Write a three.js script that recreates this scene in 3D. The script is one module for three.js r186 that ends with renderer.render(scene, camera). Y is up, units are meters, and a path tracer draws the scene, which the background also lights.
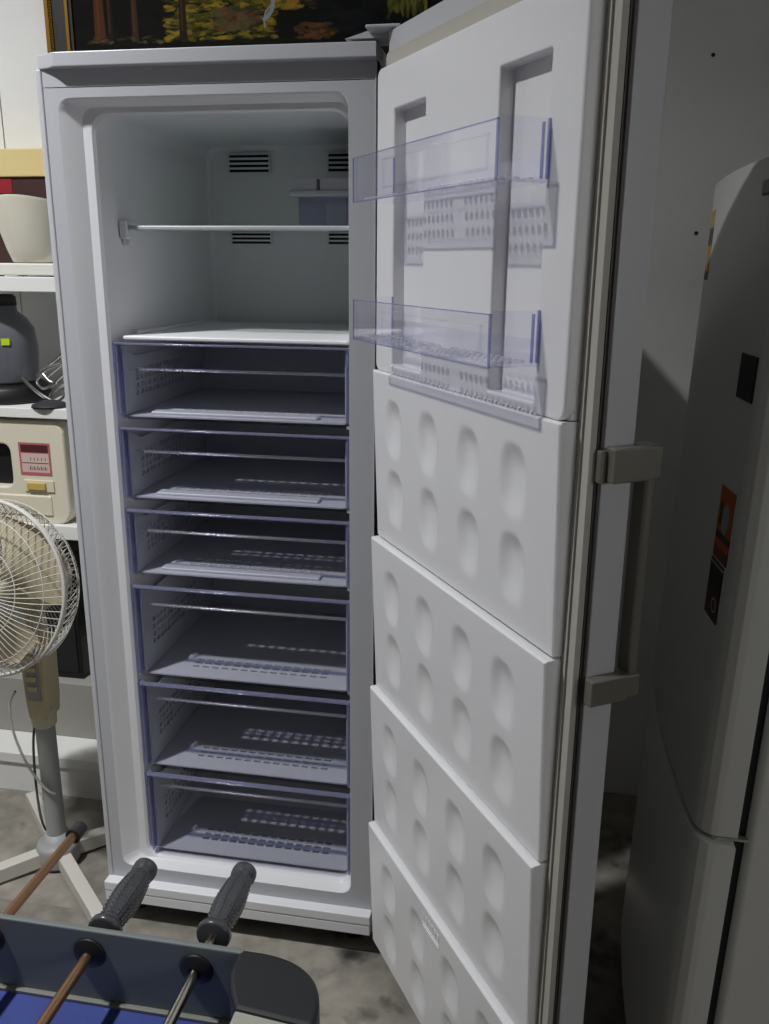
import * as THREE from 'three';
import { RoundedBoxGeometry } from 'three/addons/geometries/RoundedBoxGeometry.js';
import { mergeGeometries, toCreasedNormals } from 'three/addons/utils/BufferGeometryUtils.js';
import { RectAreaLightUniformsLib } from 'three/addons/lights/RectAreaLightUniformsLib.js';
import { ImprovedNoise } from 'three/addons/math/ImprovedNoise.js';

// ------------------------------------------------------------------ camera, exposure, lamps
const scene = new THREE.Scene();
scene.background = new THREE.Color(0x000000);
const FPX = 874.98, PITCH = 0.27725, YAW = -0.17552, ROLL = 0.00865;
const CAM = new THREE.Vector3(0.888, 1.4225, 1.5222);
const camera = new THREE.PerspectiveCamera(2 * Math.atan(512 / FPX) * 180 / Math.PI, 769 / 1024, 0.05, 60);
camera.position.copy(CAM);
camera.lookAt(CAM.x + Math.sin(YAW) * Math.cos(PITCH), CAM.y - Math.sin(PITCH), CAM.z - Math.cos(YAW) * Math.cos(PITCH));
camera.rotateZ(ROLL);
scene.add(camera);

const renderer = new THREE.WebGLRenderer({ antialias: true });
renderer.toneMapping = THREE.LinearToneMapping;
renderer.toneMappingExposure = 0.65;
renderer.shadowMap.enabled = true;
RectAreaLightUniformsLib.init();
const LAMP = { main: [-0.6, 3.0, 0.92], mainPower: 38, mainSize: 0.13, far: [[-3.4, 2.75, 1.6, 0.6], [2.85, 1.6, 2.0, 0.75]] };

// ------------------------------------------------------------------ helpers
let seed = 7;
const rnd = () => { seed = (seed * 1664525 + 1013904223) >>> 0; return seed / 4294967296; };
const V = (x, y, z) => new THREE.Vector3(x, y, z);
const noise = new ImprovedNoise();
const taken = {};
function numbered(n) { const k = (taken[n] = (taken[n] ?? -1) + 1); return k ? n + '_' + String(k).padStart(3, '0') : n; }
function std(color, roughness = 0.6, o = {}) { return new THREE.MeshStandardMaterial({ color, roughness, ...o }); }
function phys(color, roughness, o = {}) { return new THREE.MeshPhysicalMaterial({ color, roughness, ...o }); }
function clean(g) {
  let q = g.index ? g.toNonIndexed() : g;
  for (const k of Object.keys(q.attributes)) if (!['position', 'normal', 'uv'].includes(k)) q.deleteAttribute(k);
  if (!q.attributes.uv) q.setAttribute('uv', new THREE.BufferAttribute(new Float32Array(q.attributes.position.count * 2), 2));
  if (!q.attributes.normal) q.computeVertexNormals();
  q.morphAttributes = {}; q.clearGroups();
  return q;
}
function geo(list) { list = Array.isArray(list) ? list : [list]; return list.length === 1 ? clean(list[0]) : mergeGeometries(list.map(clean)); }
function part(name, list, mat, parent) {
  const m = new THREE.Mesh(geo(list), mat); m.name = name; m.castShadow = m.receiveShadow = true;
  parent.add(m); return m;
}
function thing(name, label, category, pos = [0, 0, 0], group) {
  const o = new THREE.Group(); o.name = numbered(name); o.position.set(...pos); o.userData = { label, category };
  if (group) o.userData.group = group; scene.add(o); return o;
}
function solo(name, list, mat, label, category, group) {
  const m = part(numbered(name), list, mat, scene); m.userData = { label, category }; if (group) m.userData.group = group; return m;
}
function struct(name, list, mat) { const m = part(name, list, mat, scene); m.userData = { kind: 'structure' }; return m; }
// box by its limits; r rounds its edges
function bx(x0, x1, y0, y1, z0, z1, r = 0) {
  const w = x1 - x0, h = y1 - y0, d = z1 - z0;
  const g = r > 0 ? new RoundedBoxGeometry(w, h, d, 2, Math.min(r, w * .49, h * .49, d * .49)) : new THREE.BoxGeometry(w, h, d);
  return g.translate((x0 + x1) / 2, (y0 + y1) / 2, (z0 + z1) / 2);
}
function cyl(a, b, r0, r1 = r0, seg = 16) {
  const A = V(...a), B = V(...b), d = B.clone().sub(A);
  const g = new THREE.CylinderGeometry(r1, r0, d.length(), seg);
  g.applyQuaternion(new THREE.Quaternion().setFromUnitVectors(V(0, 1, 0), d.clone().normalize()));
  const c = A.add(B).multiplyScalar(.5); return g.translate(c.x, c.y, c.z);
}
function tube(pts, r, seg = 40, rad = 8, closed = false) {
  return new THREE.TubeGeometry(new THREE.CatmullRomCurve3(pts.map((p) => V(...p)), closed), seg, r, rad, closed);
}
function rrect(x0, x1, y0, y1, r, S = THREE.Shape) {
  const s = new S(); s.moveTo(x0 + r, y0); s.lineTo(x1 - r, y0); s.quadraticCurveTo(x1, y0, x1, y0 + r); s.lineTo(x1, y1 - r);
  s.quadraticCurveTo(x1, y1, x1 - r, y1); s.lineTo(x0 + r, y1); s.quadraticCurveTo(x0, y1, x0, y1 - r); s.lineTo(x0, y0 + r); s.quadraticCurveTo(x0, y0, x0 + r, y0);
  return s;
}
function rect(x0, x1, y0, y1, S = THREE.Path) { const s = new S(); s.moveTo(x0, y0); s.lineTo(x1, y0); s.lineTo(x1, y1); s.lineTo(x0, y1); s.closePath(); return s; }
const ext = (s, depth, o = {}) => new THREE.ExtrudeGeometry(s, { depth, bevelEnabled: false, curveSegments: 5, ...o });
function loopPts(x0, x1, y0, y1, r, z, n = 6) {   // rounded rectangle as a ring of points
  const out = [], c = [[x1 - r, y1 - r, 0], [x0 + r, y1 - r, 1], [x0 + r, y0 + r, 2], [x1 - r, y0 + r, 3]];
  for (const [cx, cy, q] of c) for (let i = 0; i <= n; i++) { const a = (q + i / n) * Math.PI / 2; out.push([cx + r * Math.cos(a), cy + r * Math.sin(a), z]); }
  return out;
}
function loft(loops, cap, crease = 0.6) {      // skin between rings, inside facing
  const P = [], tri = (a, b, c) => P.push(...a, ...b, ...c), n = loops[0].length;
  for (let k = 0; k + 1 < loops.length; k++) for (let i = 0; i < n; i++) {
    const j = (i + 1) % n, a = loops[k][i], b = loops[k][j], c = loops[k + 1][j], d = loops[k + 1][i];
    tri(a, d, b); tri(b, d, c);
  }
  if (cap) { const L = loops[loops.length - 1], m = [0, 0, L[0][2]]; for (const q of L) { m[0] += q[0] / n; m[1] += q[1] / n; } for (let i = 0; i < n; i++) tri(L[i], m, L[(i + 1) % n]); }
  const g = new THREE.BufferGeometry(); g.setAttribute('position', new THREE.Float32BufferAttribute(P, 3)); g.computeVertexNormals();
  return toCreasedNormals(g, crease);
}
function lathe(pts, seg = 40) { return new THREE.LatheGeometry(pts.map(([r, y]) => new THREE.Vector2(r, y)), seg); }
function canvasTex(w, h, draw) {
  const c = document.createElement('canvas'); c.width = w; c.height = h; draw(c.getContext('2d'), w, h);
  const t = new THREE.CanvasTexture(c); t.colorSpace = THREE.SRGBColorSpace; return t;
}
function noiseTex(n, fn, srgb = true) {
  const d = new Uint8Array(n * n * 4);
  for (let j = 0; j < n; j++) for (let i = 0; i < n; i++) { const c = fn(i / n, j / n); const k = (j * n + i) * 4; for (let q = 0; q < 3; q++) d[k + q] = Math.max(0, Math.min(255, c[q])); d[k + 3] = 255; }
  const t = new THREE.DataTexture(d, n, n); t.wrapS = t.wrapT = THREE.RepeatWrapping; t.magFilter = THREE.LinearFilter; t.minFilter = THREE.LinearMipmapLinearFilter; t.generateMipmaps = true;
  if (srgb) t.colorSpace = THREE.SRGBColorSpace; t.needsUpdate = true; return t;
}
function fbm(x, y, o = 5, s = 1) { let v = 0, a = .5; for (let i = 0; i < o; i++) { v += a * noise.noise(x * s, y * s, 3.7 + i * 9.1); s *= 2.03; a *= .5; } return v; }

// ------------------------------------------------------------------ materials
const M = {};
M.steelShaded = phys('#c9cacd', 0.3, { clearcoat: .25, clearcoatRoughness: .2 });  // white steel, with the dimmer light on the cabinet mixed into its grey
M.plasticShaded = std('#bfc0c4', 0.35);  // white plastic, greyed to stand in for weaker light on the front
M.liner = std('#ececed', 0.32);
M.linerDoor = M.liner;
M.ledge = std('#e9eaec', 0.4);
M.gasket = std('#b9b6ac', 0.65);
M.clear = phys('#fbfbfe', 0.03, { transmission: 1, thickness: 0, ior: 1.5 });
M.blueEdge = phys('#cdd0ea', 0.12, { transmission: 0.8, thickness: 0, ior: 1.5 });
M.tray = std('#d3d5d9', 0.35);
M.bead = phys('#fbfbfe', 0.16, { transmission: .9, thickness: 0, ior: 1.5 });
M.frost = phys('#eeeef4', 0.55, { transmission: .9, thickness: 0, ior: 1.5 });
M.glass = phys('#eef4f2', 0.02, { transmission: 1, thickness: 0, ior: 1.5 });
M.dark = std('#161719', 0.7);
M.black = std('#101011', 0.5);
M.rubber = std('#2b2c2e', 0.55);
M.grip = std('#48494c', 0.24);
M.handle = std('#8b877d', 0.35, { metalness: .55 });
M.trim = std('#55504b', 0.5);
M.cream = std('#d9d2bd', 0.42);
M.chrome = std('#d8d8d8', 0.12, { metalness: 1 });
M.rodSteel = std('#bfb8ad', 0.22, { metalness: 1 });
M.rodRust = std('#a3805f', 0.34, { metalness: .85 });
M.tableGrey = std('#6f7674', 0.55);
M.shelfWhite = std('#e4e4e0', 0.5);
M.fanCream = std('#cfc6aa', 0.45);
M.fanGrey = std('#a3a4a2', 0.5);
M.fanWhite = std('#cfccc2', 0.45);

// ------------------------------------------------------------------ the room
const concrete = noiseTex(1024, (u, v) => {
  const a = fbm(u * 6, v * 6, 6), b = fbm(u * 40 + 9, v * 40, 4), c = fbm(u * 17 + 3, v * 17 + 8, 5), st = Math.max(0, c - .16) * 260;
  const k = 138 + a * 70 + b * 40 - st; return [k, k * .965, k * .89];
});
concrete.repeat.set(.5, .5);
const concreteBump = noiseTex(512, (u, v) => { const k = 128 + fbm(u * 30, v * 30, 5) * 140; return [k, k, k]; }, false);
concreteBump.repeat.set(1, 1);
function uvXZ(g) { const p = g.attributes.position, u = g.attributes.uv; for (let i = 0; i < p.count; i++) u.setXY(i, p.getX(i), p.getZ(i)); return g; }
const floorM = std('#ffffff', 0.7, { map: concrete, bumpMap: concreteBump, bumpScale: .0012 });
struct('floor', uvXZ(clean(bx(-7.15, 5.35, -.12, 0, -.9, 8.15))), floorM);
const paint = noiseTex(256, (u, v) => { const k = 224 + fbm(u * 9, v * 9, 4) * 9; return [k, k, k * .985]; });
paint.repeat.set(.5, .5);
const wallM = std('#ffffff', 0.75, { map: paint });
const wb = struct('wall_back', bx(-7.15, 5.35, 0, 3.3, -.9, -.712), wallM);
for (let i = 0; i < 11; i++) {                       // lining boards with open joints
  const x0 = -7.0 + Math.max(0, i * 1.2 - .71), x1 = Math.min(-7.71 + i * 1.2 + 1.197, 5.2);
  const g = clean(bx(x0, x1, 0, 3.3, -.714, -.7, .0012)); const p = g.attributes.position, u = g.attributes.uv;
  for (let k = 0; k < p.count; k++) u.setXY(k, p.getX(k), p.getY(k));
  part(i ? 'wall_board_' + String(i).padStart(3, '0') : 'wall_board', g, wallM, wb);
}
for (const [x, y] of [[1.22, 1.869], [1.222, 1.495], [-.53, 2.2], [-.53, 1.85]]) part('screw', cyl([x, y, -.701], [x, y, -.6985], .0045, .0045, 10), M.dark, wb);
struct('wall_left', bx(-7.15, -7.0, 0, 3.3, -.9, 8.0), wallM);
struct('wall_right', bx(5.2, 5.35, 0, 3.3, -.9, 8.0), wallM);
struct('wall_front', bx(-7.15, 5.35, 0, 3.3, 8.0, 8.15), wallM);
struct('ceiling', bx(-7.15, 5.35, 3.3, 3.42, -.9, 8.15), wallM);

// ------------------------------------------------------------------ ceiling lamps (above the frame) and one added fill light
function lamp(pos, size, power, label, shade, tilt, pitch) {
  const t = thing('lamp_or_fill', label, 'lamp', pos);
  const h = size / 2;
  part('housing', [bx(-h - .03, h + .03, 0.002, .09, -h - .03, h + .03, .01)], M.black, t);
  if (shade) { const a = h + .015, b = h + .023; part('shade', [bx(-b, -a, -shade, .01, -b, b), bx(a, b, -shade, .01, -b, b), bx(-a, a, -shade, .01, -b, -a), bx(-a, a, -shade, .01, a, b)], M.black, t); }
  if (tilt) t.rotation.z = tilt; if (pitch) t.rotation.x = pitch;
  const up = V(0, 3.3 - pos[1], 0).applyQuaternion(t.quaternion.clone().invert()); part('stem', cyl([0, .08, 0], [up.x, up.y, up.z], .012), M.black, t);
  part('diffuser', bx(-h, h, -.004, .004, -h, h), std('#ffffff', .5, { emissive: '#fbfcff', emissiveIntensity: 6 }), t);
  const l = new THREE.RectAreaLight('#fbfcff', power / (size * size), size, size);
  l.position.set(0, -.008, 0); l.rotation.x = -Math.PI / 2; l.castShadow = true; t.add(l);
  return t;
}
lamp(LAMP.main, LAMP.mainSize, LAMP.mainPower, 'small square ceiling lamp hanging in front of the open freezer', .036, -.32);
lamp(LAMP.far[1].slice(0, 3), .8, LAMP.far[1][3], 'wide square fill light added out of view beyond the white refrigerator', 0, -1.38);  // added fill light, brightens the freezer door edge from the right
lamp(LAMP.far[0].slice(0, 3), .5, LAMP.far[0][3], 'wide square ceiling lamp hanging over the left side of the room');

// ------------------------------------------------------------------ upright freezer
const fz = thing('upright_freezer', 'tall white upright freezer with its door wide open and six clear drawers', 'freezer');
{
  const W = .599;
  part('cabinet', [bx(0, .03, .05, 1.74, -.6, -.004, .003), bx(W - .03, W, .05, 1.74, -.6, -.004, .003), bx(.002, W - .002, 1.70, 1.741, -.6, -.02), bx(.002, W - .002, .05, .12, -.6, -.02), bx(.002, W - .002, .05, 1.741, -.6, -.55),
    bx(0, .0112, .06, 1.738, -.03, 0, .003), bx(W - .003, W, .06, 1.738, -.03, 0, .001)], M.steelShaded, fz);
  const fs = rrect(.0127, W - .0032, .106, 1.7075, .002); fs.holes.push(rrect(.037, .5525, .1375, 1.692, .026, THREE.Path));
  const fs2 = rrect(.0127, W - .0032, 1.709, 1.74, .001);
  part('front_frame', [ext(fs, .018).translate(0, 0, -.019), ext(fs2, .018).translate(0, 0, -.019)], M.plasticShaded, fz);
  // the moulded inside: a stepped mouth, then the deep box
  part('liner', loft([
    loopPts(.037, .5525, .1375, 1.692, .022, -.001), loopPts(.040, .5518, .139, 1.690, .022, -.0025), loopPts(.063, .5505, .1415, 1.681, .024, -.026),
    loopPts(.066, .550, .1425, 1.680, .024, -.0285), loopPts(.081, .549, .1435, 1.671, .03, -.0305), loopPts(.086, .5485, .145, 1.668, .034, -.036), loopPts(.107, .503, .175, 1.674, .03, -.51), loopPts(.115, .495, .183, 1.664, .03, -.52)], true, .5), M.liner, fz);
  // lid with rounded left corner
  const ls = new THREE.Shape(); ls.moveTo(.002, .6); ls.lineTo(.002, .012); ls.quadraticCurveTo(.002, .003, .016, -.002); ls.quadraticCurveTo(.033, -.007, .042, -.0165); ls.quadraticCurveTo(.044, -.0185, .05, -.0185); ls.lineTo(.600, -.0185); ls.lineTo(.600, .6); ls.closePath();
  part('lid', ext(ls, .0195, { bevelEnabled: true, bevelThickness: .0015, bevelSize: .0015, bevelSegments: 2 }).rotateX(-Math.PI / 2).translate(0, 1.7385, 0), M.plasticShaded, fz);
  // bottom ledge and plinth
  part('plinth', [bx(0, W, .083, .1055, -.03, .022, .003), bx(.001, W - .001, .0575, .0815, -.03, .021, .002)], M.ledge, fz);
  part('underside', bx(.01, W - .01, .045, .058, -.6, -.005), M.black, fz);
  for (const [x, z] of [[.05, -.05], [W - .05, -.05], [.05, -.55], [W - .05, -.55]]) part('foot', [cyl([x, 0, z], [x, .012, z], .02), cyl([x, .01, z], [x, .05, z], .009)], M.black, fz);
  // hinges
  part('hinge_cover', [ext((() => { const s = new THREE.Shape(); s.moveTo(.55, 0); s.lineTo(.615, 0); s.lineTo(.628, .02); s.lineTo(.6, .014); s.closePath(); return s; })(), .055).translate(0, 1.7645, -.04)], M.plasticShaded, fz);
  part('hinge', [bx(.597, .66, .062, .070, -.03, .012, .002), cyl([.652, .066, .0], [.652, .085, .0], .006)], M.plasticShaded, fz);
  part('hinge', [bx(.59, .645, 1.771, 1.776, -.02, .05, .002), cyl([.635, 1.76, .035], [.635, 1.775, .035], .006)], M.plasticShaded, fz);
  // vents in the back wall
  for (const [x0, x1, y0, y1] of [[.158, .258, 1.616, 1.657], [.39, .49, 1.616, 1.657], [.158, .258, 1.461, 1.497], [.39, .49, 1.461, 1.497]]) {
    const s = rrect(x0, x1, y0, y1, .003); const n = 4, p = (y1 - y0) / n;
    for (let i = 0; i < n; i++) s.holes.push(rect(x0 + .003, x1 - .003, y0 + p * i + p * .22, y0 + p * i + p * .8));
    const v = part('vent', ext(s, .006).translate(0, 0, -.516), M.liner, fz);
    part('vent_slots', bx(x0 + .002, x1 - .002, y0 + .001, y1 - .001, -.519, -.5155), M.dark, v);
  }
  // glass shelf and its clips
  const gs = part('glass_shelf', bx(.098, .53, 1.479, 1.484, -.5, -.1), M.glass, fz);
  part('shelf_trim', bx(.096, .537, 1.4775, 1.4865, -.104, -.094, .003), std('#b9bebe', .3), gs);
  for (const [a, b] of [[.090, .106]]) part('shelf_clip', [bx(a, b, 1.462, 1.496, -.135, -.09, .004), bx(a, b, 1.45, 1.468, -.125, -.1, .004)], M.liner, fz);
  // ice maker standing on the glass
  const ice = part('ice_maker', [bx(.386, .44, 1.552, 1.580, -.45, -.22, .004), bx(.446, .505, 1.552, 1.580, -.45, -.22, .004), bx(.386, .505, 1.546, 1.556, -.45, -.215, .003)], M.plasticShaded, fz);
  part('ice_box', [bx(.402, .405, 1.486, 1.544, -.44, -.23), bx(.402, .5, 1.486, 1.544, -.232, -.229), bx(.497, .5, 1.486, 1.544, -.44, -.23), bx(.402, .5, 1.486, 1.489, -.44, -.23)], phys('#e6e7f2', .08, { transmission: .9, thickness: 0 }), ice);
  // compartment shelf above the drawers
  part('compartment_shelf', [bx(.098, .538, 1.2775, 1.2855, -.5, -.056, .003), bx(.106, .114, 1.285, 1.292, -.5, -.1, .003)], std('#f4f5f6', .4), fz);

  // ---- drawers
  const tops = [1.2755, 1.1135, .949, .788, .571, .355], bots = [1.1255, .963, .804, .5785, .362, .149];
  const X0 = .095, X1 = .5435;
  for (let k = 0; k < 6; k++) {
    const yt = tops[k] - .001, yb = bots[k] + .0005, H = yt - yb;
    const dr = new THREE.Group(); dr.name = k ? 'drawer_' + String(k).padStart(3, '0') : 'drawer'; fz.add(dr); dr.position.z = .026;
    const tall = k > 2, rim = yt - (k < 5 ? .05 : .048), rz = -.098;
    // outer see-through front with a rolled foot
    const prof = new THREE.Shape(); const zf = -.066;
    prof.moveTo(zf + .012, yt); prof.lineTo(zf + .0125, yt - .003); prof.lineTo(zf + .003, yt - .006); prof.lineTo(zf + .0035, yb + .006); prof.lineTo(zf - .012, yb); prof.lineTo(zf - .012, yb + .003);
    prof.lineTo(zf, yb + .008); prof.lineTo(zf, yt - .003); prof.closePath();
    // profile is drawn in (z, y): sweep it along x
    const front = ext(prof, X1 - X0 - .008); front.applyMatrix4(new THREE.Matrix4().set(0, 0, 1, X0 + .004, 0, 1, 0, 0, 1, 0, 0, 0, 0, 0, 0, 1));
    const f = part('front_panel', front, M.clear, dr);
    part('panel_edge', [bx(X0, X0 + .004, yb + .012, yt - .001, -.072, -.056, .001), bx(X1 - .004, X1, yb + .012, yt - .001, -.072, -.056, .001), bx(X0, X1, yt - .0035, yt, -.067, -.0525, .001),
      bx(X0 - .006, X0 - .0025, yt - .04, yt, -.073, -.060, .001), bx(X0 - .006, X0 + .003, yt - .004, yt, -.073, -.060, .001), bx(X1 - .001, X1 + .003, yt - .04, yt, -.075, -.06, .001)], M.blueEdge, dr);
    // tray: floor with slots, pierced sides, plain back and a low clear front wall with a bead
    const tx0 = X0 + .007, tx1 = X1 - .007, tb = yb + .006, ts = yt - .03;
    const fl = rrect(tx0, tx1, .074, .465, .01);
    for (let r = 0; r < 3; r++) for (let i = 0; i < 14; i++) { const a = tx0 + .085 + i * .0215; fl.holes.push(rect(a, a + .015, (tall ? .118 : .135) + r * .0165, (tall ? .125 : .142) + r * .0165)); }
    const floorG = ext(fl, .003); floorG.rotateX(-Math.PI / 2);                       // (x, d) -> z = -d
    floorG.translate(0, tb, 0);
    part('tray_floor', tall ? floorG : [floorG, bx(tx0 + .04, tx1 - .06, tb + .002, tb + .009, -.118, -.09, .004)], M.tray, dr);
    for (const [sx, nm] of [[tx0 - .001, 0], [tx1 - .002, 1]]) {
      const sd = new THREE.Shape(); sd.moveTo(.0705, tb + .004); sd.lineTo(.465, tb + .004); sd.lineTo(.465, ts); sd.lineTo(.12, ts); sd.lineTo(.0705, yt - .012); sd.closePath();
      const rows = tall ? 4 : 4, hy0 = tb + H * .24, st = tall ? .0165 : .0145;
      for (let r = 0; r < rows; r++) for (let i = 0; i < 13; i++) { const a = .115 + i * .0185, b = hy0 + r * st; if (b + .01 < ts - .006) sd.holes.push(rect(a, a + .012, b, b + .0095)); }
      const g = ext(sd, .003); g.applyMatrix4(new THREE.Matrix4().set(0, 0, 1, sx, 0, 1, 0, 0, -1, 0, 0, 0, 0, 0, 0, 1));
      part('tray_side', g, M.tray, dr);
    }
    part('tray_back', bx(tx0, tx1, tb + .003, ts, -.468, -.464), M.tray, dr);
    part('tray_bead', [bx(tx0 + .001, tx1 - .001, rim - .0055, rim, rz - .001, rz + .008, .0025)], M.bead, dr);
    // runner mouldings on the side walls
    for (const [a, b] of [[.085, .099], [.535, .5475]]) part('runner', bx(a, b, yb - .0035, yb + .003, -.46, -.078, .002), M.liner, dr);
  }

  // ---- door, hung on the right and opened wide
  const D = new THREE.Group(); D.name = 'door'; D.position.set(.6147, 0, .0845); D.rotation.y = (33.67 - 90) * Math.PI / 180; fz.add(D);
  const S0 = -.037, S1 = .561, YB = .075, YT = 1.7695;
  part('door_shell', [bx(S0, S1, YB, YT, -.0855, -.0435, .0015)], M.steelShaded, D);
  part('door_edge_trim', [bx(S0 + .003, S1 - .0015, YB + .003, YT - .003, -.0435, -.0400), bx(S0 + .006, S1 - .0045, YB + .006, YT - .006, -.0405, -.0375)], M.trim, D);
  part('door_inner_frame', (() => { const s = rrect(S0 + .001, S1 - .0065, YB + .001, YT - .001, .004); s.holes.push(rect(.01, .53, .12, 1.69)); return [ext(s, .0045).translate(0, 0, -.041)]; })(), M.plasticShaded, D);
  const gk = rrect(-.026, .5555, .082, 1.7355, .01); gk.holes.push(rrect(0.004, .5335, .11, 1.700, .01, THREE.Path));
  const gk2 = rrect(-.020, .5425, .088, 1.7295, .008); gk2.holes.push(rrect(0.0, .5355, .108, 1.702, .01, THREE.Path));
  part('gasket', [ext(gk, .0085).translate(0, 0, -.0365), ext(gk2, .003).translate(0, 0, -.028)], M.gasket, D);
  // upper moulding with two vertical channels
  const up = rrect(-.004, .531, 1.2545, 1.703, .012);
  up.holes.push(rrect(.054, .166, 1.262, 1.645, .006, THREE.Path)); up.holes.push(rrect(.360, .474, 1.262, 1.648, .006, THREE.Path));
  part('door_liner', [ext(up, .026, { bevelEnabled: true, bevelThickness: .003, bevelSize: .003, bevelSegments: 3 }).translate(0, 0, -.0335), bx(.005, .528, 1.255, 1.70, -.036, -.0245), bx(-.008, .534, 1.2515, 1.262, -.036, -.014, .003), bx(0, .528, .09, 1.26, -.04, -.03)], M.linerDoor, D);
  // four dimpled panels
  const ptop = [1.251, .957, .664, .367], pbot = [.962, .669, .372, .088];
  ptop.forEach((yt, k) => {
    const yb = pbot[k], nx = 110, ny = 64, s0 = [-.011, -.015, -.018, -.023][k], s1 = .535, P = [], idx = [];
    const h = (s, y) => {
      let d = -.011 * (yt - y) / (yt - yb);
      for (const cs of [.07, .195, .32, .437]) for (const off of [.09, .207]) {
        const u = (s - cs) / .031, v = (y - (yt - off)) / .049;
        const q = Math.pow(Math.abs(u), 3) + Math.pow(Math.abs(v), 2.6);
        if (q < 1) d -= .0075 * Math.pow(1 - q, 1.3) * (1.05 + .45 * v);
      }
      const e = Math.min(s - s0, s1 - s, yt - y, 0.02); if (e < .003) d -= .003 * (1 - Math.sqrt(1 - Math.pow(1 - e / .003, 2)));
      return d;
    };
    const lim = (i, n, a, b) => i <= 2 ? a + i * .0015 : i >= n - 2 ? b - (n - i) * .0015 : a + .003 + (b - a - .006) * (i - 2) / (n - 4);
    for (let j = 0; j <= ny; j++) for (let i = 0; i <= nx; i++) { const s = lim(i, nx, s0, s1), y = lim(j, ny, yb, yt); P.push(s, y, h(s, y)); }
    const w = nx + 1;
    for (let j = 0; j < ny; j++) for (let i = 0; i < nx; i++) { const a = j * w + i; idx.push(a, a + 1, a + w, a + 1, a + w + 1, a + w); }
    const skirt = (ids, ds = 0) => { for (let q = 0; q + 1 < ids.length; q++) { const a = ids[q], b = ids[q + 1], n = P.length / 3; for (const v of [a, b]) P.push(P[v * 3], P[v * 3 + 1], P[v * 3 + 2]); for (const v of [a, b]) P.push(P[v * 3] + ds, P[v * 3 + 1], -.034); idx.push(n, n + 2, n + 1, n + 1, n + 2, n + 3); } };
    const R = (n, f) => Array.from({ length: n + 1 }, (_, i) => f(i));
    skirt(R(nx, (i) => ny * w + nx - i)); skirt(R(ny, (j) => j * w + nx)); skirt(R(nx, (i) => i)); skirt(R(ny, (j) => (ny - j) * w));
    const g = new THREE.BufferGeometry(); g.setAttribute('position', new THREE.Float32BufferAttribute(P, 3)); g.setIndex(idx); g.computeVertexNormals();
    part('dimpled_panel', g, M.linerDoor, D);
  });
  // ribbed lip along the top panel
  { const L = []; for (let i = 0; i < 46; i++) L.push(bx(.062 + i * .0092, .068 + i * .0092, 1.249, 1.2545, -.012, -.002, .001)); part('ribbed_lip', L, M.linerDoor, D); }
  // see-through bins
  for (const [yb, yt] of [[1.509, 1.571], [1.308, 1.368]]) {
    const a = .058, b = .477, n0 = -.006, n1 = .061, t = .0028, L = [];
    L.push(bx(a, b, yb, yt, n1 - t, n1), bx(a, a + t, yb, yt + .004, n0, n1 - t), bx(b - t, b, yb, yt + .004, n0, n1 - t), bx(a, b, yb, yb + t, n0, n1 - t), bx(a, b, yb, yb + .03, n0, n0 + t));
    const bin = part('door_bin', L, M.clear, D); bin.userData.label = 'clear plastic door bin';
    const B = []; for (let r = 0; r < 3; r++) for (let i = 0; i < 30; i++) { if (i === 14 || i === 15) continue; B.push(new THREE.SphereGeometry(.0052, 8, 5, 0, 6.283, 0, 1.3).translate(a + .014 + i * .0134, yb + t - .001, n0 + .014 + r * .0185)); }
    const w0 = a + .115, w1 = b - .018, y0 = yb + .012, y1 = yt - .012;
    part('bin_bumps', B.splice(0), M.frost, D); B.push(bx(w0, w1, y0, y0 + .002, n1, n1 + .003), bx(w0, w1, y1 - .002, y1, n1, n1 + .003), bx(w0, w0 + .002, y0, y1, n1, n1 + .003), bx(w1 - .002, w1, y0, y1, n1, n1 + .003));
    part('bin_moulding', B, M.clear, D);
    part('bin_edge', [bx(b - t - .0005, b + .0008, yb, yt + .001, n1 - .001, n1 + .001, .0004), bx(a - .0008, a + .0015, yb, yt, n1 - .001, n1 + .001, .0004), bx(a, b, yb - .0006, yb + .001, n1 - .001, n1 + .001, .0004), bx(a, b, yt - .001, yt + .0005, n1 - .001, n1 + .0005, .0004),
      bx(b - .0035, b + .001, yb + .004, yt + .004, n0 - .001, n0 + .004, .001), bx(b - .0035, b + .001, yb + .004, yt, n0 + .009, n0 + .011, .0005), bx(a, a + .003, yb, yt + .004, n0, n0 + .003, .001)], M.blueEdge, D);
  }
  // small yellow sticker on the side of the moulding
  const stick = canvasTex(64, 64, (c) => { c.fillStyle = '#d8b400'; c.fillRect(0, 0, 64, 64); c.fillStyle = '#3a3000'; c.font = 'bold 30px sans-serif'; c.fillText('LR', 12, 42); });
  part('sticker', new THREE.PlaneGeometry(.012, .011).rotateY(Math.PI / 2).translate(.5336, 1.4275, -.016), std('#fff', .5, { map: stick }), D);
  // raised maker's mark on the lowest panel: a few small bars
  { const L = []; for (let i = 0; i < 6; i++) L.push(bx(.222 + i * .011, .229 + i * .011, .335, .350, -.004, -.0005 + .0004, .0005)); for (let i = 0; i < 2; i++) L.push(bx(.222, .284, .328 - i * .006, .3305 - i * .006, -.004, -.0005, .0004)); part('embossed_mark', L, M.linerDoor, D); }
  // long grip on the outer face
  const H1 = [1.186, 1.226], H2 = [.908, .942];
  const grip = part('handle', [bx(.546, .572, H2[0] + .004, H1[1] - .004, -.112, -.099, .005)], M.handle, D);
  part('handle_bracket', [bx(.5625, .580, H1[0], H1[1], -.093, -.045, .002), bx(.546, .579, H1[0], H1[1], -.1135, -.088, .003), bx(.548, .566, H1[0] - .002, H1[1] - .004, -.046, -.0365, .002), bx(.5625, .5665, H1[0] - .002, H1[1] - .004, -.05, -.037, .001)], M.handle, D);
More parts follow.
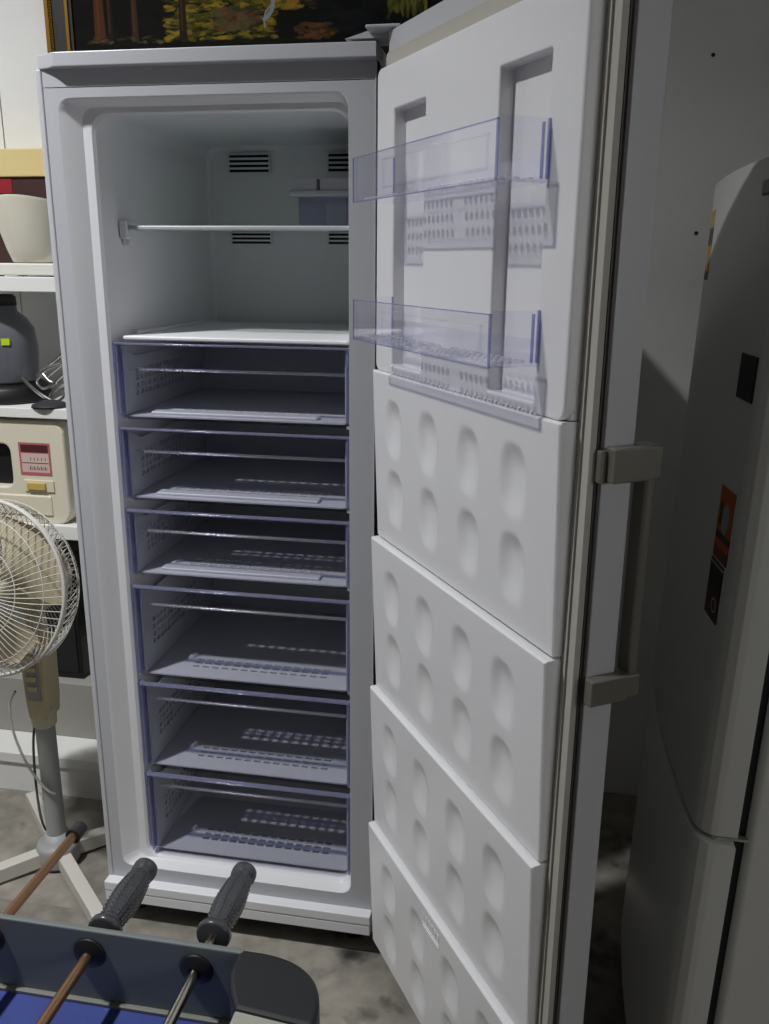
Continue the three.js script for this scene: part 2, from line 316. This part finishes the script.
  part('handle_bracket', [bx(.5625, .578, H2[0], H2[1], -.093, -.04, .002), bx(.546, .576, H2[0] + .002, H2[1] - .002, -.1135, -.088, .003)], M.handle, D);
}

// ------------------------------------------------------------------ second fridge, facing the freezer door
{
  const fr = thing('refrigerator', 'white two-door refrigerator with bowed doors standing beside the open freezer door', 'refrigerator', [1.122, 0, .13]);
  fr.rotation.z = -.023;
  const white = phys('#d8d8d3', .35, { clearcoat: .2, clearcoatRoughness: .3 });
  const z0 = -.275, z1 = .265;
  part('cabinet', bx(.072, .62, .05, 1.545, z0 + .004, z1 - .002, .012), white, fr);
  part('gasket', bx(.052, .074, .06, 1.54, z0 + .014, z1 - .014, .002), M.dark, fr);
  part('base_grille', bx(.03, .07, .012, .055, z0 + .01, z1 - .01, .004), M.dark, fr);
  for (const [x, z] of [[.1, z0 + .06], [.1, z1 - .06], [.56, z0 + .06], [.56, z1 - .06]]) part('foot', cyl([x, -.02, z], [x, .055, z], .02), M.dark, fr);
  const doorShape = (b) => { const s = new THREE.Shape(); s.moveTo(.053, z0); s.lineTo(.03, z0); s.quadraticCurveTo(.006, z0, .004, z0 + .03); s.quadraticCurveTo(-.02, (z0 + z1) / 2, .004, z1 - .03); s.quadraticCurveTo(.008, z1, .034, z1); s.lineTo(.053, z1); s.closePath(); return s; };
  for (const [y0, y1] of [[.652, 1.556], [.055, .640]]) {
    // the outline lies in (x, z); extrude it upwards
    const g = ext(doorShape(), y1 - y0 - .008, { bevelEnabled: true, bevelThickness: .004, bevelSize: .004, bevelSegments: 3, curveSegments: 18 });
    g.applyMatrix4(new THREE.Matrix4().set(1, 0, 0, 0, 0, 0, 1, y0 + .004, 0, 1, 0, 0, 0, 0, 0, 1)); g.scale(1, 1, 1);
    const q = g.toNonIndexed ? g : g; // the axis swap mirrors the faces: turn them round
    const pp = q.attributes.position.array, nn = q.attributes.normal.array, uu = q.attributes.uv.array;
    if (!q.index) for (let i = 0; i < q.attributes.position.count; i += 3) { for (let c = 0; c < 3; c++) { let t = pp[(i + 1) * 3 + c]; pp[(i + 1) * 3 + c] = pp[(i + 2) * 3 + c]; pp[(i + 2) * 3 + c] = t; t = nn[(i + 1) * 3 + c]; nn[(i + 1) * 3 + c] = nn[(i + 2) * 3 + c]; nn[(i + 2) * 3 + c] = t; } }
    const gg = new THREE.BufferGeometry(); gg.setAttribute('position', new THREE.BufferAttribute(pp, 3)); gg.computeVertexNormals();
    part('refrigerator_door', toCreasedNormals(gg, .5), white, fr);
  }
  part('hinge_pin', [cyl([.03, .638, z1 - .012], [.03, .655, z1 - .012], .006), bx(.03, .075, .6435, .6475, z1 - .03, z1 - .004, .001)], std('#bdbdb4', .3, { metalness: .6 }), fr);
  part('badge', bx(-.010, -.003, 1.508, 1.526, .158, .235, .003), std('#4c4c4a', .35, { metalness: .5 }), fr);
  const en = canvasTex(64, 256, (c) => { c.fillStyle = '#c8b26a'; c.fillRect(0, 0, 64, 256); const cols = ['#5a5650', '#5a5650', '#d49a10', '#b9a27c', '#d98f10', '#49603c']; cols.forEach((k, i) => { c.fillStyle = k; c.fillRect(0, 64 + i * 32, 64, 32); }); });
  fr.updateMatrixWorld(true);
  // a flat square following the bow of the door: centre height y, centre depth z, both in the refrigerator's own frame
  const stuck = (m, y, z) => { const t = (z + .245) / .48; m.position.set(.004 * ((1 - t) ** 2 + t * t) - .04 * t * (1 - t) - .0042, y, z); m.rotation.y = Math.atan(.1 * (2 * t - 1)); return m; };
  stuck(part('energy_label', bx(-.0004, .0004, -.055, .055, -.032, .032), std('#fff', .5, { map: en }), fr), 1.455, -.203);
  // things stuck on its doors
  const pic = canvasTex(128, 192, (c) => { c.fillStyle = '#b8551a'; c.fillRect(0, 0, 128, 192); c.fillStyle = '#8fa39a'; c.beginPath(); c.ellipse(72, 80, 30, 44, .2, 0, 7); c.fill(); c.fillStyle = '#2c2a22'; c.fillRect(0, 120, 128, 18); c.fillRect(14, 40, 24, 60); c.fillStyle = '#6a2a14'; c.fillRect(0, 160, 128, 32); });
  const pic2 = canvasTex(128, 192, (c) => { c.fillStyle = '#3a1712'; c.fillRect(0, 0, 128, 192); c.fillStyle = '#1d1412'; c.fillRect(0, 0, 128, 90); c.fillStyle = '#b9a890'; c.fillRect(0, 6, 128, 8); c.strokeStyle = '#c9b9a0'; c.lineWidth = 6; c.beginPath(); c.arc(86, 140, 22, 0, 7); c.stroke(); });
  const pad = (name, y, z, h, w, mat, label) => { const m = stuck(solo(name, bx(-.0015, .0015, -h / 2, h / 2, -w / 2, w / 2, .0006), mat, label, 'magnet'), y, z); m.updateMatrix(); m.applyMatrix4(fr.matrixWorld); return m; };
  pad('fridge_magnet', 1.085, .195, .10, .062, std('#fff', .5, { map: pic }), 'orange picture magnet on the white refrigerator door');
  pad('fridge_magnet', .99, .190, .082, .058, std('#fff', .5, { map: pic2 }), 'dark maroon picture magnet below the orange one on refrigerator');
  pad('fridge_magnet', 1.285, .200, .058, .066, M.black, 'plain black square magnet high on the white refrigerator door');
}

// ------------------------------------------------------------------ framed painting on the back wall
{
  const t = thing('framed_painting', 'dark woodland oil painting in a gilt and black frame above the freezer', 'painting', [.27, 2.2, -.7]);
  const w = .62, h = .41;                                   // half sizes, outer
  const pic = canvasTex(1024, 680, (c) => {
    c.fillStyle = '#0d0f0a'; c.fillRect(0, 0, 1024, 680);
    const dab = (n, x0, x1, y0, y1, cols, sx, sy) => { for (let i = 0; i < n; i++) { c.fillStyle = cols[Math.floor(rnd() * cols.length)]; c.globalAlpha = .3 + rnd() * .6; c.beginPath(); c.ellipse(x0 + rnd() * (x1 - x0), y0 + rnd() * (y1 - y0), sx * (.4 + rnd()), sy * (.4 + rnd()), rnd() * .6 - .3, 0, 7); c.fill(); } c.globalAlpha = 1; };
    dab(900, 0, 1024, 0, 520, ['#10150c', '#1c2412', '#2a2f14', '#0b0d08', '#20240f'], 26, 16);
    dab(260, 420, 760, 60, 420, ['#b99a3a', '#8c8a3c', '#d8c98a', '#6a6a2c'], 16, 10);
    dab(500, 0, 1024, 600, 680, ['#0c0e08', '#16180c', '#22200e', '#10120a'], 26, 8);
    dab(500, 0, 280, 470, 620, ['#0a0b08', '#12130c', '#0e0f0a'], 24, 12);
    dab(700, 225, 470, 500, 600, ['#5d5a16', '#7c6a18', '#45460f', '#8f781e', '#2c2e0e', '#1d1f0b', '#9a8022'], 13, 3.5);
    dab(170, 455, 560, 470, 540, ['#7f6620', '#9a7824', '#4f4314', '#a5822a'], 13, 7);
    dab(130, 340, 430, 540, 580, ['#4a4428', '#6a3a24', '#33301c', '#5a5034'], 13, 6);
    for (const [x, k, b] of [[66, 12, '#4d2c18'], [92, 6, '#241810'], [150, 7, '#3a2a1a'], [262, 8, '#2b1c12'], [880, 22, '#22170f'], [955, 14, '#2b1d12']]) { c.fillStyle = b; c.beginPath(); c.moveTo(x - k, 600); c.quadraticCurveTo(x - k * .5, 400, x - k * .7, 0); c.lineTo(x + k * .7, 0); c.quadraticCurveTo(x + k * .5, 400, x + k * 1.3, 600); c.fill(); c.fillStyle = '#7a4a28'; c.globalAlpha = .35; c.fillRect(x - 3, 80, 4, 500); c.globalAlpha = 1; }
    c.strokeStyle = '#8c949a'; c.lineWidth = 9; c.beginPath(); c.moveTo(500, 440); c.bezierCurveTo(430, 500, 500, 530, 445, 565); c.stroke(); c.lineWidth = 4; c.beginPath(); c.moveTo(470, 530); c.quadraticCurveTo(440, 550, 450, 580); c.stroke();
    dab(400, 560, 1024, 520, 680, ['#0e1116', '#14171c', '#0b0c0a', '#1a1c18'], 30, 10);
    dab(90, 520, 600, 575, 605, ['#5a3c20', '#3f2c1a', '#6a4426'], 11, 4);
    dab(120, 720, 800, 490, 560, ['#6a6a2a', '#3f4020', '#8a8a3c'], 5, 16);
    dab(40, 40, 230, 588, 604, ['#4a4028', '#5e5238', '#2c2618'], 9, 3);
  });
  const canvasG = new THREE.PlaneGeometry((w - .06) * 2, (h - .06) * 2).translate(0, 0, .016);
  part('canvas', canvasG, phys('#fff', .7, { map: pic, specularIntensity: .25 }), t);
  const ring = (a, b, d0, d1, mat, name) => { const s = rect(-w + a, w - a, -h + a, h - a, THREE.Shape); s.holes.push(rect(-w + b, w - b, -h + b, h - b)); part(name, ext(s, d1 - d0, { bevelEnabled: true, bevelThickness: .002, bevelSize: .001, bevelSegments: 2 }).translate(0, 0, d0), mat, t); };
  const gilt = std('#8f6a2a', .4, { metalness: .7 });
  ring(0, .009, .004, .03, gilt, 'outer_moulding');
  { const L = []; for (let i = 0; i < 2 * h / .0065; i++) L.push(new THREE.OctahedronGeometry(.0035).translate(-w + .0125, -h + .004 + i * .0065, .031)); L.push(bx(-w + .009, -w + .016, -h + .01, h - .01, .004, .029)); L.push(bx(-w + .01, w - .01, -h + .009, -h + .016, .004, .029)); part('beading', L, gilt, t); }
  ring(.016, .050, .003, .022, std('#20241a', .5), 'inner_moulding');
  ring(.051, .058, .003, .026, gilt, 'gilt_slip');
  ring(.058, .066, .003, .02, std('#17140f', .5), 'dark_slip');
}

// ------------------------------------------------------------------ shelving along the back wall
{
  const t = thing('shelving_unit', 'white shelving with four boards against the wall left of freezer', 'shelves', [0, 0, 0]);
  for (const [y, th] of [[1.385, .034], [1.078, .024], [.785, .036], [.122, .03]]) part('shelf_board', bx(-1.8, -.03, y - th, y, -.698, -.392, .002), M.shelfWhite, t);
  part('plinth', bx(-1.8, -.03, 0, .091, -.69, -.4, .001), M.shelfWhite, t);
  for (const x of [-1.8, -.318]) part('upright', bx(x, x + .03, .122, .75, -.66, -.60, .002), M.shelfWhite, t);
  for (const x of [-1.8, -.06]) for (const [a, b] of [[.785, 1.054], [1.078, 1.351]]) part('upright', bx(x, x + .018, a, b, -.69, -.60, .001), M.shelfWhite, t);
}
{ // carton with yellow lid
  const t = thing('lidded_box', 'dark red box with a pale yellow lid behind the white bowl', 'box', [-.42, 1.385, -.628]);
  part('box_body', bx(-.16, .14, 0, .235, -.065, .066, .003), std('#3a1d1a', .6), t);
  part('box_lid', bx(-.17, .15, .232, .296, -.07, .074, .003), std('#d6c388', .6), t);
  part('box_print', bx(-.13, .004, .195, .228, .0655, .0675), std('#8e1d24', .5), t);
}
{ // kitchen scale with mixing bowl
  const t = thing('kitchen_scale', 'flat white kitchen scale on the top shelf under the bowl', 'scale', [-.315, 1.385, -.455]);
  part('scale_body', bx(-.075, .085, 0.003, .030, -.055, .055, .004), std('#dedcd2', .4), t);
  for (const [x, z] of [[-.06, .04], [.07, .04], [-.06, -.04], [.07, -.04], [.0, .04]]) part('foot', cyl([x, 0, z], [x, .005, z], .007), M.black, t);
  const b = thing('mixing_bowl', 'cream pitcher bowl with a pouring spout on the kitchen scale', 'bowl', [-.305, 1.415, -.455]);
  const g = lathe([[0, 0], [.045, 0], [.052, .004], [.062, .03], [.078, .09], [.086, .135], [.0885, .142], [.086, .1425], [.083, .136], [.075, .09], [.059, .03], [.045, .006], [0, .005]], 48);
  const p = g.attributes.position;
  for (let i = 0; i < p.count; i++) { let x = p.getX(i), y = p.getY(i), z = p.getZ(i); const a = Math.atan2(z, x), k = Math.exp(-Math.pow((Math.abs(a) - Math.PI) / .35, 2)) * Math.pow(y / .142, 2); p.setXYZ(i, x * (1 + .42 * k), y + .012 * k - .006 * (y / .142) * Math.cos(2 * a), z); }
  g.computeVertexNormals();
  part('bowl_body', g, std('#dcd8c6', .35), b);
}
{ // jug blender
  const t = thing('blender_jug', 'dark smoked jug with black base on the second shelf', 'blender', [-.448, 1.078, -.51]);
  part('base', lathe([[0, 0], [.098, 0], [.102, .006], [.1, .034], [.086, .046], [0, .046]], 40), M.black, t);
  part('jug', lathe([[.066, .046], [.074, .052], [.080, .13], [.074, .18], [.058, .205], [.038, .222], [.036, .246], [.034, .246], [.035, .22], [.056, .2], [.071, .178], [.077, .13], [.071, .055], [0, .05]], 40), phys('#b4b6be', .12, { transmission: .75, thickness: 0 }), t);
  part('jug_lid', lathe([[0, .262], [.03, .262], [.037, .256], [.038, .236], [0, .236]], 32), M.rubber, t);
  part('handle', tube([[-.074, .17, .0], [-.1, .165, .0], [-.102, .12, .0], [-.096, .08, .0], [-.076, .065, .0]], .007, 30), M.rubber, t);
  part('price_sticker', bx(-.0095, .0095, -.008, .008, 0, .001), std('#c6e020', .5), t).position.set(.046, .152, .067);
  t.children[t.children.length - 1].rotation.y = .6;
}
{ // chrome rack leaning
  const t = thing('wire_rack', 'bent chrome wire rack leaning on the second shelf beside jug', 'rack', [-.3, 1.078, -.47]);
  const T = (pts, r) => tube(pts, r, 30, 8);
  part('side_bar', T([[-.066, .066, .03], [-.03, .034, .03], [.02, .006, .03]], .0045), M.chrome, t);
  part('wire', [T([[-.046, .068, 0], [-.01, .10, -.02], [.04, .145, -.04]], .0028), T([[-.036, .06, -.03], [.0, .093, -.05], [.05, .14, -.07]], .0028)], M.chrome, t);
  part('wire', T([[.02, .10, -.01], [-.02, .082, .005], [-.038, .056, .012], [-.022, .042, .02], [.0, .046, .02], [.03, .072, .01], [.06, .10, 0]], .0035), M.chrome, t);
  part('wire', T([[.05, .06, .0], [.01, .035, .02], [.0, .018, .025], [.02, .012, .025], [.06, .045, .01]], .0032), M.chrome, t);
  part('wire', T([[-.02, .075, .01], [.0, .058, .015], [.02, .052, .015]], .003), M.chrome, t);
  solo('pot_lid', lathe([[0, .016], [.022, .014], [.042, .006], [.044, 0], [0, 0]], 30).translate(-.288, 1.0785, -.425), M.rubber, 'small black round lid on the second shelf under the chrome rack', 'lid');
}
{ // cream appliance
  const t = thing('bread_maker', 'cream bread maker with dark window and pink instruction label on shelf', 'appliance', [-.44, .785, -.405]);
  const s = rrect(-.235, .185, 0.004, .255, .035); s.holes.push(rrect(-.19, .048, .085, .205, .03, THREE.Path));
  part('body', [ext(s, .03, { bevelEnabled: true, bevelThickness: .008, bevelSize: .006, bevelSegments: 4 }).translate(0, 0, -.038), ext(rrect(-.236, .186, .003, .256, .036), .22).translate(0, 0, -.258)], M.cream, t);
  part('window', bx(-.2, .055, .08, .21, -.038, -.028), M.black, t);
  part('front_ledge', bx(-.18, .145, .02, .072, -.006, .004, .004), M.cream, t);
  const lab = canvasTex(128, 128, (c) => { c.fillStyle = '#b5606a'; c.fillRect(0, 0, 128, 128); c.fillStyle = '#4a2526'; c.fillRect(8, 8, 112, 30); c.fillStyle = '#cdb5ad'; c.fillRect(8, 42, 112, 36); c.fillRect(8, 82, 112, 34); c.fillStyle = '#4a3a38'; for (let i = 0; i < 5; i++) { c.fillRect(44 + i * 15, 58, 3, 12); c.fillRect(40 + i * 15, 92, 4, 16); c.fillRect(47 + i * 15, 97, 3, 10); } c.fillRect(12, 78, 104, 3); });
  part('label', new THREE.PlaneGeometry(.084, .082).translate(.110, .165, .0012), std('#fff', .5, { map: lab }), t);
  const lt = part('latch', bx(.075, .155, .082, .112, 0, .004, .003), std('#d8cfb4', .4), t); part('latch_button', bx(.085, .135, .087, .107, .003, .010, .003), std('#c2a85c', .45), lt);
  const L = []; for (let i = 0; i < 8; i++) L.push(bx(.1862, .1885, .04 + i * .0065, .043 + i * .0065, -.06, -.02)); part('side_vents', L, M.dark, t);
}
{ // things on the bottom shelf
  solo('grey_carton', bx(-.75, -.10, .1225, .29, -.69, -.50, .002), std('#9a9890', .7), 'low grey carton lying on the bottom shelf behind the fan', 'carton');
  const t = thing('upright_box', 'black upright box standing on the grey carton behind the fan cage', 'box', [-.37, .2905, -.60]);
  part('box_body', bx(-.08, .04, 0, .37, -.07, .07, .006), M.black, t);
  part('grille', bx(-.07, .03, .02, .35, .069, .074, .003), M.dark, t);
}

// ------------------------------------------------------------------ pedestal fan
{
  const P0 = [-.212, 0, -.146];
  const t = thing('pedestal_fan', 'cream pedestal fan on a folding cross base in front of shelves', 'fan', P0);
  // legs of a cross base
  for (const [a, len, fold] of [[Math.atan2(.195, .214), .285, 0], [Math.atan2(-.22, -.21), .30, .0], [Math.atan2(.11, -.115), .30, 0], [Math.atan2(-.2, .19), .262, 0]]) {
    const s = new THREE.Shape(); s.moveTo(.02, .012); s.lineTo(len - .012, .004); s.lineTo(len, .010); s.lineTo(len, .024); s.lineTo(len - .02, .033); s.lineTo(.02, .046); s.closePath();
    const g = ext(s, .026, { bevelEnabled: true, bevelThickness: .0025, bevelSize: .002, bevelSegments: 2 }).translate(0, 0, -.013); g.rotateY(-a);
    const leg = part('leg', g, M.fanWhite, t);
    part('leg_pad', bx(len - .03, len - .008, 0, .006, -.012, .012, .002).rotateY(-a), M.rubber, leg);
  }
  part('hub', lathe([[0, .006], [.046, .006], [.05, .012], [.05, .05], [.044, .062], [.03, .066], [.027, .085], [0, .085]], 32), M.fanGrey, t);
  part('pole', [cyl([0, .06, 0], [0, .40, 0], .0225, .0225, 24), cyl([0, .40, 0], [0, .43, 0], .014)], M.fanGrey, t);
  part('collar', lathe([[.0235, .375], [.028, .38], [.029, .41], [.025, .425], [0, .425]], 28), M.fanCream, t);
  const cs = new THREE.Shape(); cs.moveTo(-.018, 0); cs.lineTo(.018, 0); cs.quadraticCurveTo(.023, .03, .024, .09); cs.lineTo(.026, .19); cs.lineTo(-.026, .19); cs.lineTo(-.024, .09); cs.quadraticCurveTo(-.023, .03, -.018, 0);
  const ctl = part('control_box', ext(cs, .05, { bevelEnabled: true, bevelThickness: .006, bevelSize: .004, bevelSegments: 3 }).translate(0, .405, -.03), std('#c9bd98', .5), t);
  part('button_plate', bx(-.017, .017, .45, .585, .025, .029, .002), std('#9c9ca0', .45), ctl);
  for (let i = 0; i < 4; i++) part('speed_button', bx(-.012, .01, .478 + i * .024, .489 + i * .024, .028, .036, .003), std('#cdbb8c', .4), ctl);
  // head, tilted up and turned a little to the left
  const phi = 6 * Math.PI / 180, tau = 11 * Math.PI / 180;
  const frame = new THREE.Matrix4().makeTranslation(0, .738, 0).multiply(new THREE.Matrix4().makeRotationY(-phi)).multiply(new THREE.Matrix4().makeRotationX(-tau));
  const at = (g) => g.applyMatrix4(frame);
  part('neck', [cyl([0, .58, -.01], [0, .69, -.01], .022), bx(-.028, .028, .66, .738, -.05, .02, .008)], M.fanCream, t);
  part('motor_housing', at(lathe([[0, -.10], [.03, -.098], [.055, -.08], [.062, -.04], [.062, .0], [.055, .04], [0, .045]], 32).rotateX(Math.PI / 2)), M.fanCream, t);
  const R = .185, zc = .13, ring = (r, z, w, n = 72) => new THREE.TorusGeometry(r, w, 6, n).translate(0, 0, z);
  part('cage_rim', at(mergeGeometries([clean(ring(R, zc, .0042)), clean(ring(R, zc - .006, .0035))])), M.fanWhite, t);
  const front = [], back = [], NW = 72;
  for (let i = 0; i < NW; i++) {
    const a = i / NW * Math.PI * 2, c = Math.cos(a), s = Math.sin(a);
    const q = (r, z, tw = 0) => { const b = a + tw; return [r * Math.cos(b), r * Math.sin(b), z]; };
    front.push(tube([q(.045, zc + .046), q(.10, zc + .042, .05), q(.155, zc + .026, .09), q(R, zc, .10)], .0011, 10, 4));
    back.push(tube([q(.06, zc - .125), q(.12, zc - .115, -.05), q(.168, zc - .075, -.1), q(R - .003, zc - .03, -.14), q(R, zc, -.15)], .0011, 12, 4));
    back.push(tube([q(R, zc), q(R - .003, zc - .03, .07), q(.168, zc - .075, .17), q(.15, zc - .093, .22)], .0011, 8, 4));
  }
  front.push(ring(.10, zc + .0415, .0013), ring(.155, zc + .0255, .0013));
  back.push(ring(.12, zc - .115, .0014), ring(.168, zc - .075, .0014), ring(.182, zc - .05, .0012));
  const gf = part('front_grille', at(geo(front)), M.fanWhite, t); gf.userData.kind = 'stuff';
  const gb = part('rear_grille', at(geo(back)), M.fanWhite, t); gb.userData.kind = 'stuff';
  part('grille_badge', at(lathe([[0, .008], [.035, .006], [.046, 0], [.044, -.003], [0, -.003]], 32).rotateX(Math.PI / 2).translate(0, 0, zc + .046)), M.fanCream, t);
  part('blade_hub', at(lathe([[0, .03], [.025, .026], [.034, .01], [.034, -.02], [0, -.02]], 28).rotateX(Math.PI / 2).translate(0, 0, zc - .03)), M.fanCream, t);
  for (let k = 0; k < 3; k++) {
    const P = [], I = [], nu = 12, nv = 8, base = k * 2.0944 + .35;
    for (let side = 0; side < 2; side++) for (let i = 0; i <= nu; i++) for (let j = 0; j <= nv; j++) {
      const u = i / nu, v = j / nv - .5, r = .03 + u * .138, wdt = (.9 + .75 * Math.sin(Math.min(1, u * 1.15) * Math.PI * .62)) * (u > .85 ? Math.sqrt(Math.max(0, 1 - Math.pow((u - .85) / .16, 2))) : 1);
      const a = base + v * wdt + u * .35; P.push(r * Math.cos(a), r * Math.sin(a), zc - .03 + v * .05 * (1 - .2 * u) + (side ? -.0018 : 0));
    }
    const n1 = (nu + 1) * (nv + 1);
    for (let i = 0; i < nu; i++) for (let j = 0; j < nv; j++) { const a = i * (nv + 1) + j, b = a + nv + 1; I.push(a, b, a + 1, b, b + 1, a + 1, n1 + a, n1 + a + 1, n1 + b, n1 + b, n1 + a + 1, n1 + b + 1); }
    const g = new THREE.BufferGeometry(); g.setAttribute('position', new THREE.Float32BufferAttribute(P, 3)); g.setIndex(I); g.computeVertexNormals();
    part('blade', at(g), phys('#c9bfa2', .35, {}), t);
  }
  part('power_cord', tube([[-.02, .41, -.03], [-.034, .36, -.01], [-.04, .25, .0], [-.03, .12, .01], [-.035, .05, -.02], [-.07, .02, -.05], [-.12, .006, -.13]], .003, 60), std('#5b5b58', .6), t);
  part('cord_loop', tube([[-.06, .46, .01], [-.085, .42, .0], [-.07, .36, .02], [-.03, .27, .03], [.01, .215, .028], [.02, .205, .02]], .003, 50), std('#c9c7c0', .5), t);
}

// ------------------------------------------------------------------ football table
{
  const t = thing('football_table', 'grey table football game with blue field and sliding rods in foreground', 'game table', [0, 0, 0]);
  const zi = .708, zo = .6995, zn = 1.30, xr = .575, xl = -.55, top = .632;
  part('side_panel', [bx(xl, .578, .40, top, zo, zi, .0025)], M.tableGrey, t);
  part('side_panel', [bx(xl, .578, .40, top, zn, zn + .016, .0025)], M.tableGrey, t);
  part('end_panel', bx(.594, .668, .40, top - .004, .782, zn - .085, .003), std('#a5a598', .5), t);
  part('end_panel', bx(xl - .03, xl, .40, top - .002, zo, zn + .016, .003), std('#a5a598', .5), t);
  // the rounded corner caps
  const cap = (flip) => {
    const s = new THREE.Shape(); s.moveTo(.577, -.0); s.lineTo(.600, 0); s.quadraticCurveTo(.678, .004, .680, .072); s.lineTo(.680, .082); s.lineTo(.598, .074); s.quadraticCurveTo(.582, .05, .577, .03); s.closePath();
    const g = ext(s, .235, { bevelEnabled: true, bevelThickness: .006, bevelSize: .006, bevelSegments: 4, curveSegments: 16 }).rotateX(Math.PI / 2);   // (x, d) -> z = d, downwards
    g.translate(0, top - .006, .706); return g;
  };
  part('corner_cap', cap(), std('#1f2022', .5), t);
  { const g = cap(); g.translate(0, 0, -.706); const p = g.attributes.position; const nm = g.attributes.normal; for (let i = 0; i < p.count; i++) { p.setZ(i, -p.getZ(i)); nm.setZ(i, -nm.getZ(i)); } g.translate(0, 0, zn + .012); part('corner_cap', g, std('#1f2022', .5), t); }
  const cloth = noiseTex(128, (u, v) => { const k = fbm(u * 20, v * 20, 4) * 14; return [52 + k, 68 + k, 138 + k]; });
  part('playing_field', bx(xl, .602, .505, .525, zi, zn), std('#fff', .55, { map: cloth }), t);
  part('field_edge', [bx(xl, .60, .525, .530, zi, zi + .007, .001)], std('#7d7f78', .5), t);
  part('table_bottom', bx(xl, .66, .40, .42, zo, zn + .01), M.tableGrey, t);
  for (const [x, z] of [[xl + .05, zo + .05], [.60, .79], [xl + .05, zn - .05], [.60, zn - .09]]) part('leg', bx(x - .03, x + .03, 0, .41, z - .03, z + .03, .004), M.black, t);
  const gripG = (() => {
    const body = lathe([[0, -.064], [.020, -.064], [.0225, -.060], [.0225, -.054], [.015, -.051], [.0148, -.044], [.0175, -.028], [.0195, -.008], [.0192, .012], [.0165, .034], [.0142, .046], [.0145, .05], [.0172, .053], [.0176, .060], [.0168, .064], [.013, .0645], [0, .063]], 40);
    const L = [body]; for (let i = 0; i < 18; i++) for (let j = 0; j < 13; j++) { const y = -.042 + j * .007, r = .0145 + .005 * Math.sin(Math.min(1, Math.max(0, (y + .052) / .1)) * Math.PI), a = i / 18 * Math.PI * 2; L.push(new THREE.OctahedronGeometry(.0016).translate(r * Math.cos(a), y, r * Math.sin(a))); }
    for (let i = 0; i < 9; i++) { const a = (i + .25) / 9 * Math.PI * 2; L.push(tube([[-.042, .0148], [-.02, .0184], [0, .0197], [.02, .0184], [.044, .0146]].map(([y, r]) => [r * Math.cos(a), y, r * Math.sin(a)]), .0013, 12, 5)); }
    return geo(L).rotateX(-Math.PI / 2);      // axis along -z: y -> -z
  })();
  const capG = cyl([0, 0, .012], [0, 0, -.012], .0118, .0105);
  const manG = geo([bx(-.008, .008, -.052, .02, -.011, .011, .004), bx(-.009, .009, -.014, .014, -.014, .014, .004), new THREE.SphereGeometry(.012, 14, 10).translate(0, .033, 0), bx(-.012, .014, -.066, -.046, -.011, .011, .004)]);
  const rods = [[.518, .600, M.rodSteel, true, [.98, 1.12]], [.379, .618, M.rodRust, true, [1.0, 1.15]], [.242, .492, M.rodRust, false, [.79, .95, 1.1]], [.103, .64, M.rodSteel, true, [.82, 1.0, 1.18]], [-.036, .58, M.rodSteel, true, [.85, 1.1]], [-.175, .60, M.rodSteel, true, [.95]]];
  rods.forEach(([x, z, mat, hand, men], i) => {
    const rod = part(i ? 'rod_' + String(i).padStart(3, '0') : 'rod', cyl([x, .6, hand ? z : z - .006], [x, .6, zn + .06], .0068, .0068, 16), mat, t);
    if (hand) { const m = part('grip', gripG.clone().translate(x, .6, z - .006), M.grip, rod); }
    else part('end_cap', capG.clone().translate(x, .6, z), M.rubber, rod);
    for (const mz of men) part('player', manG.clone().translate(x, .6, mz), i % 2 ? std('#16181c', .4) : std('#1d1d22', .4), rod);
    part('bushing', [lathe([[.008, 0], [.0205, 0], [.0215, .002], [.020, .004], [.012, .008], [.008, .009]], 32).rotateX(Math.PI / 2).translate(x, .6, zi), cyl([x, .6, zo - .004], [x, .6, zo + .001], .018)], M.black, t);
  });
}

renderer.render(scene, camera);
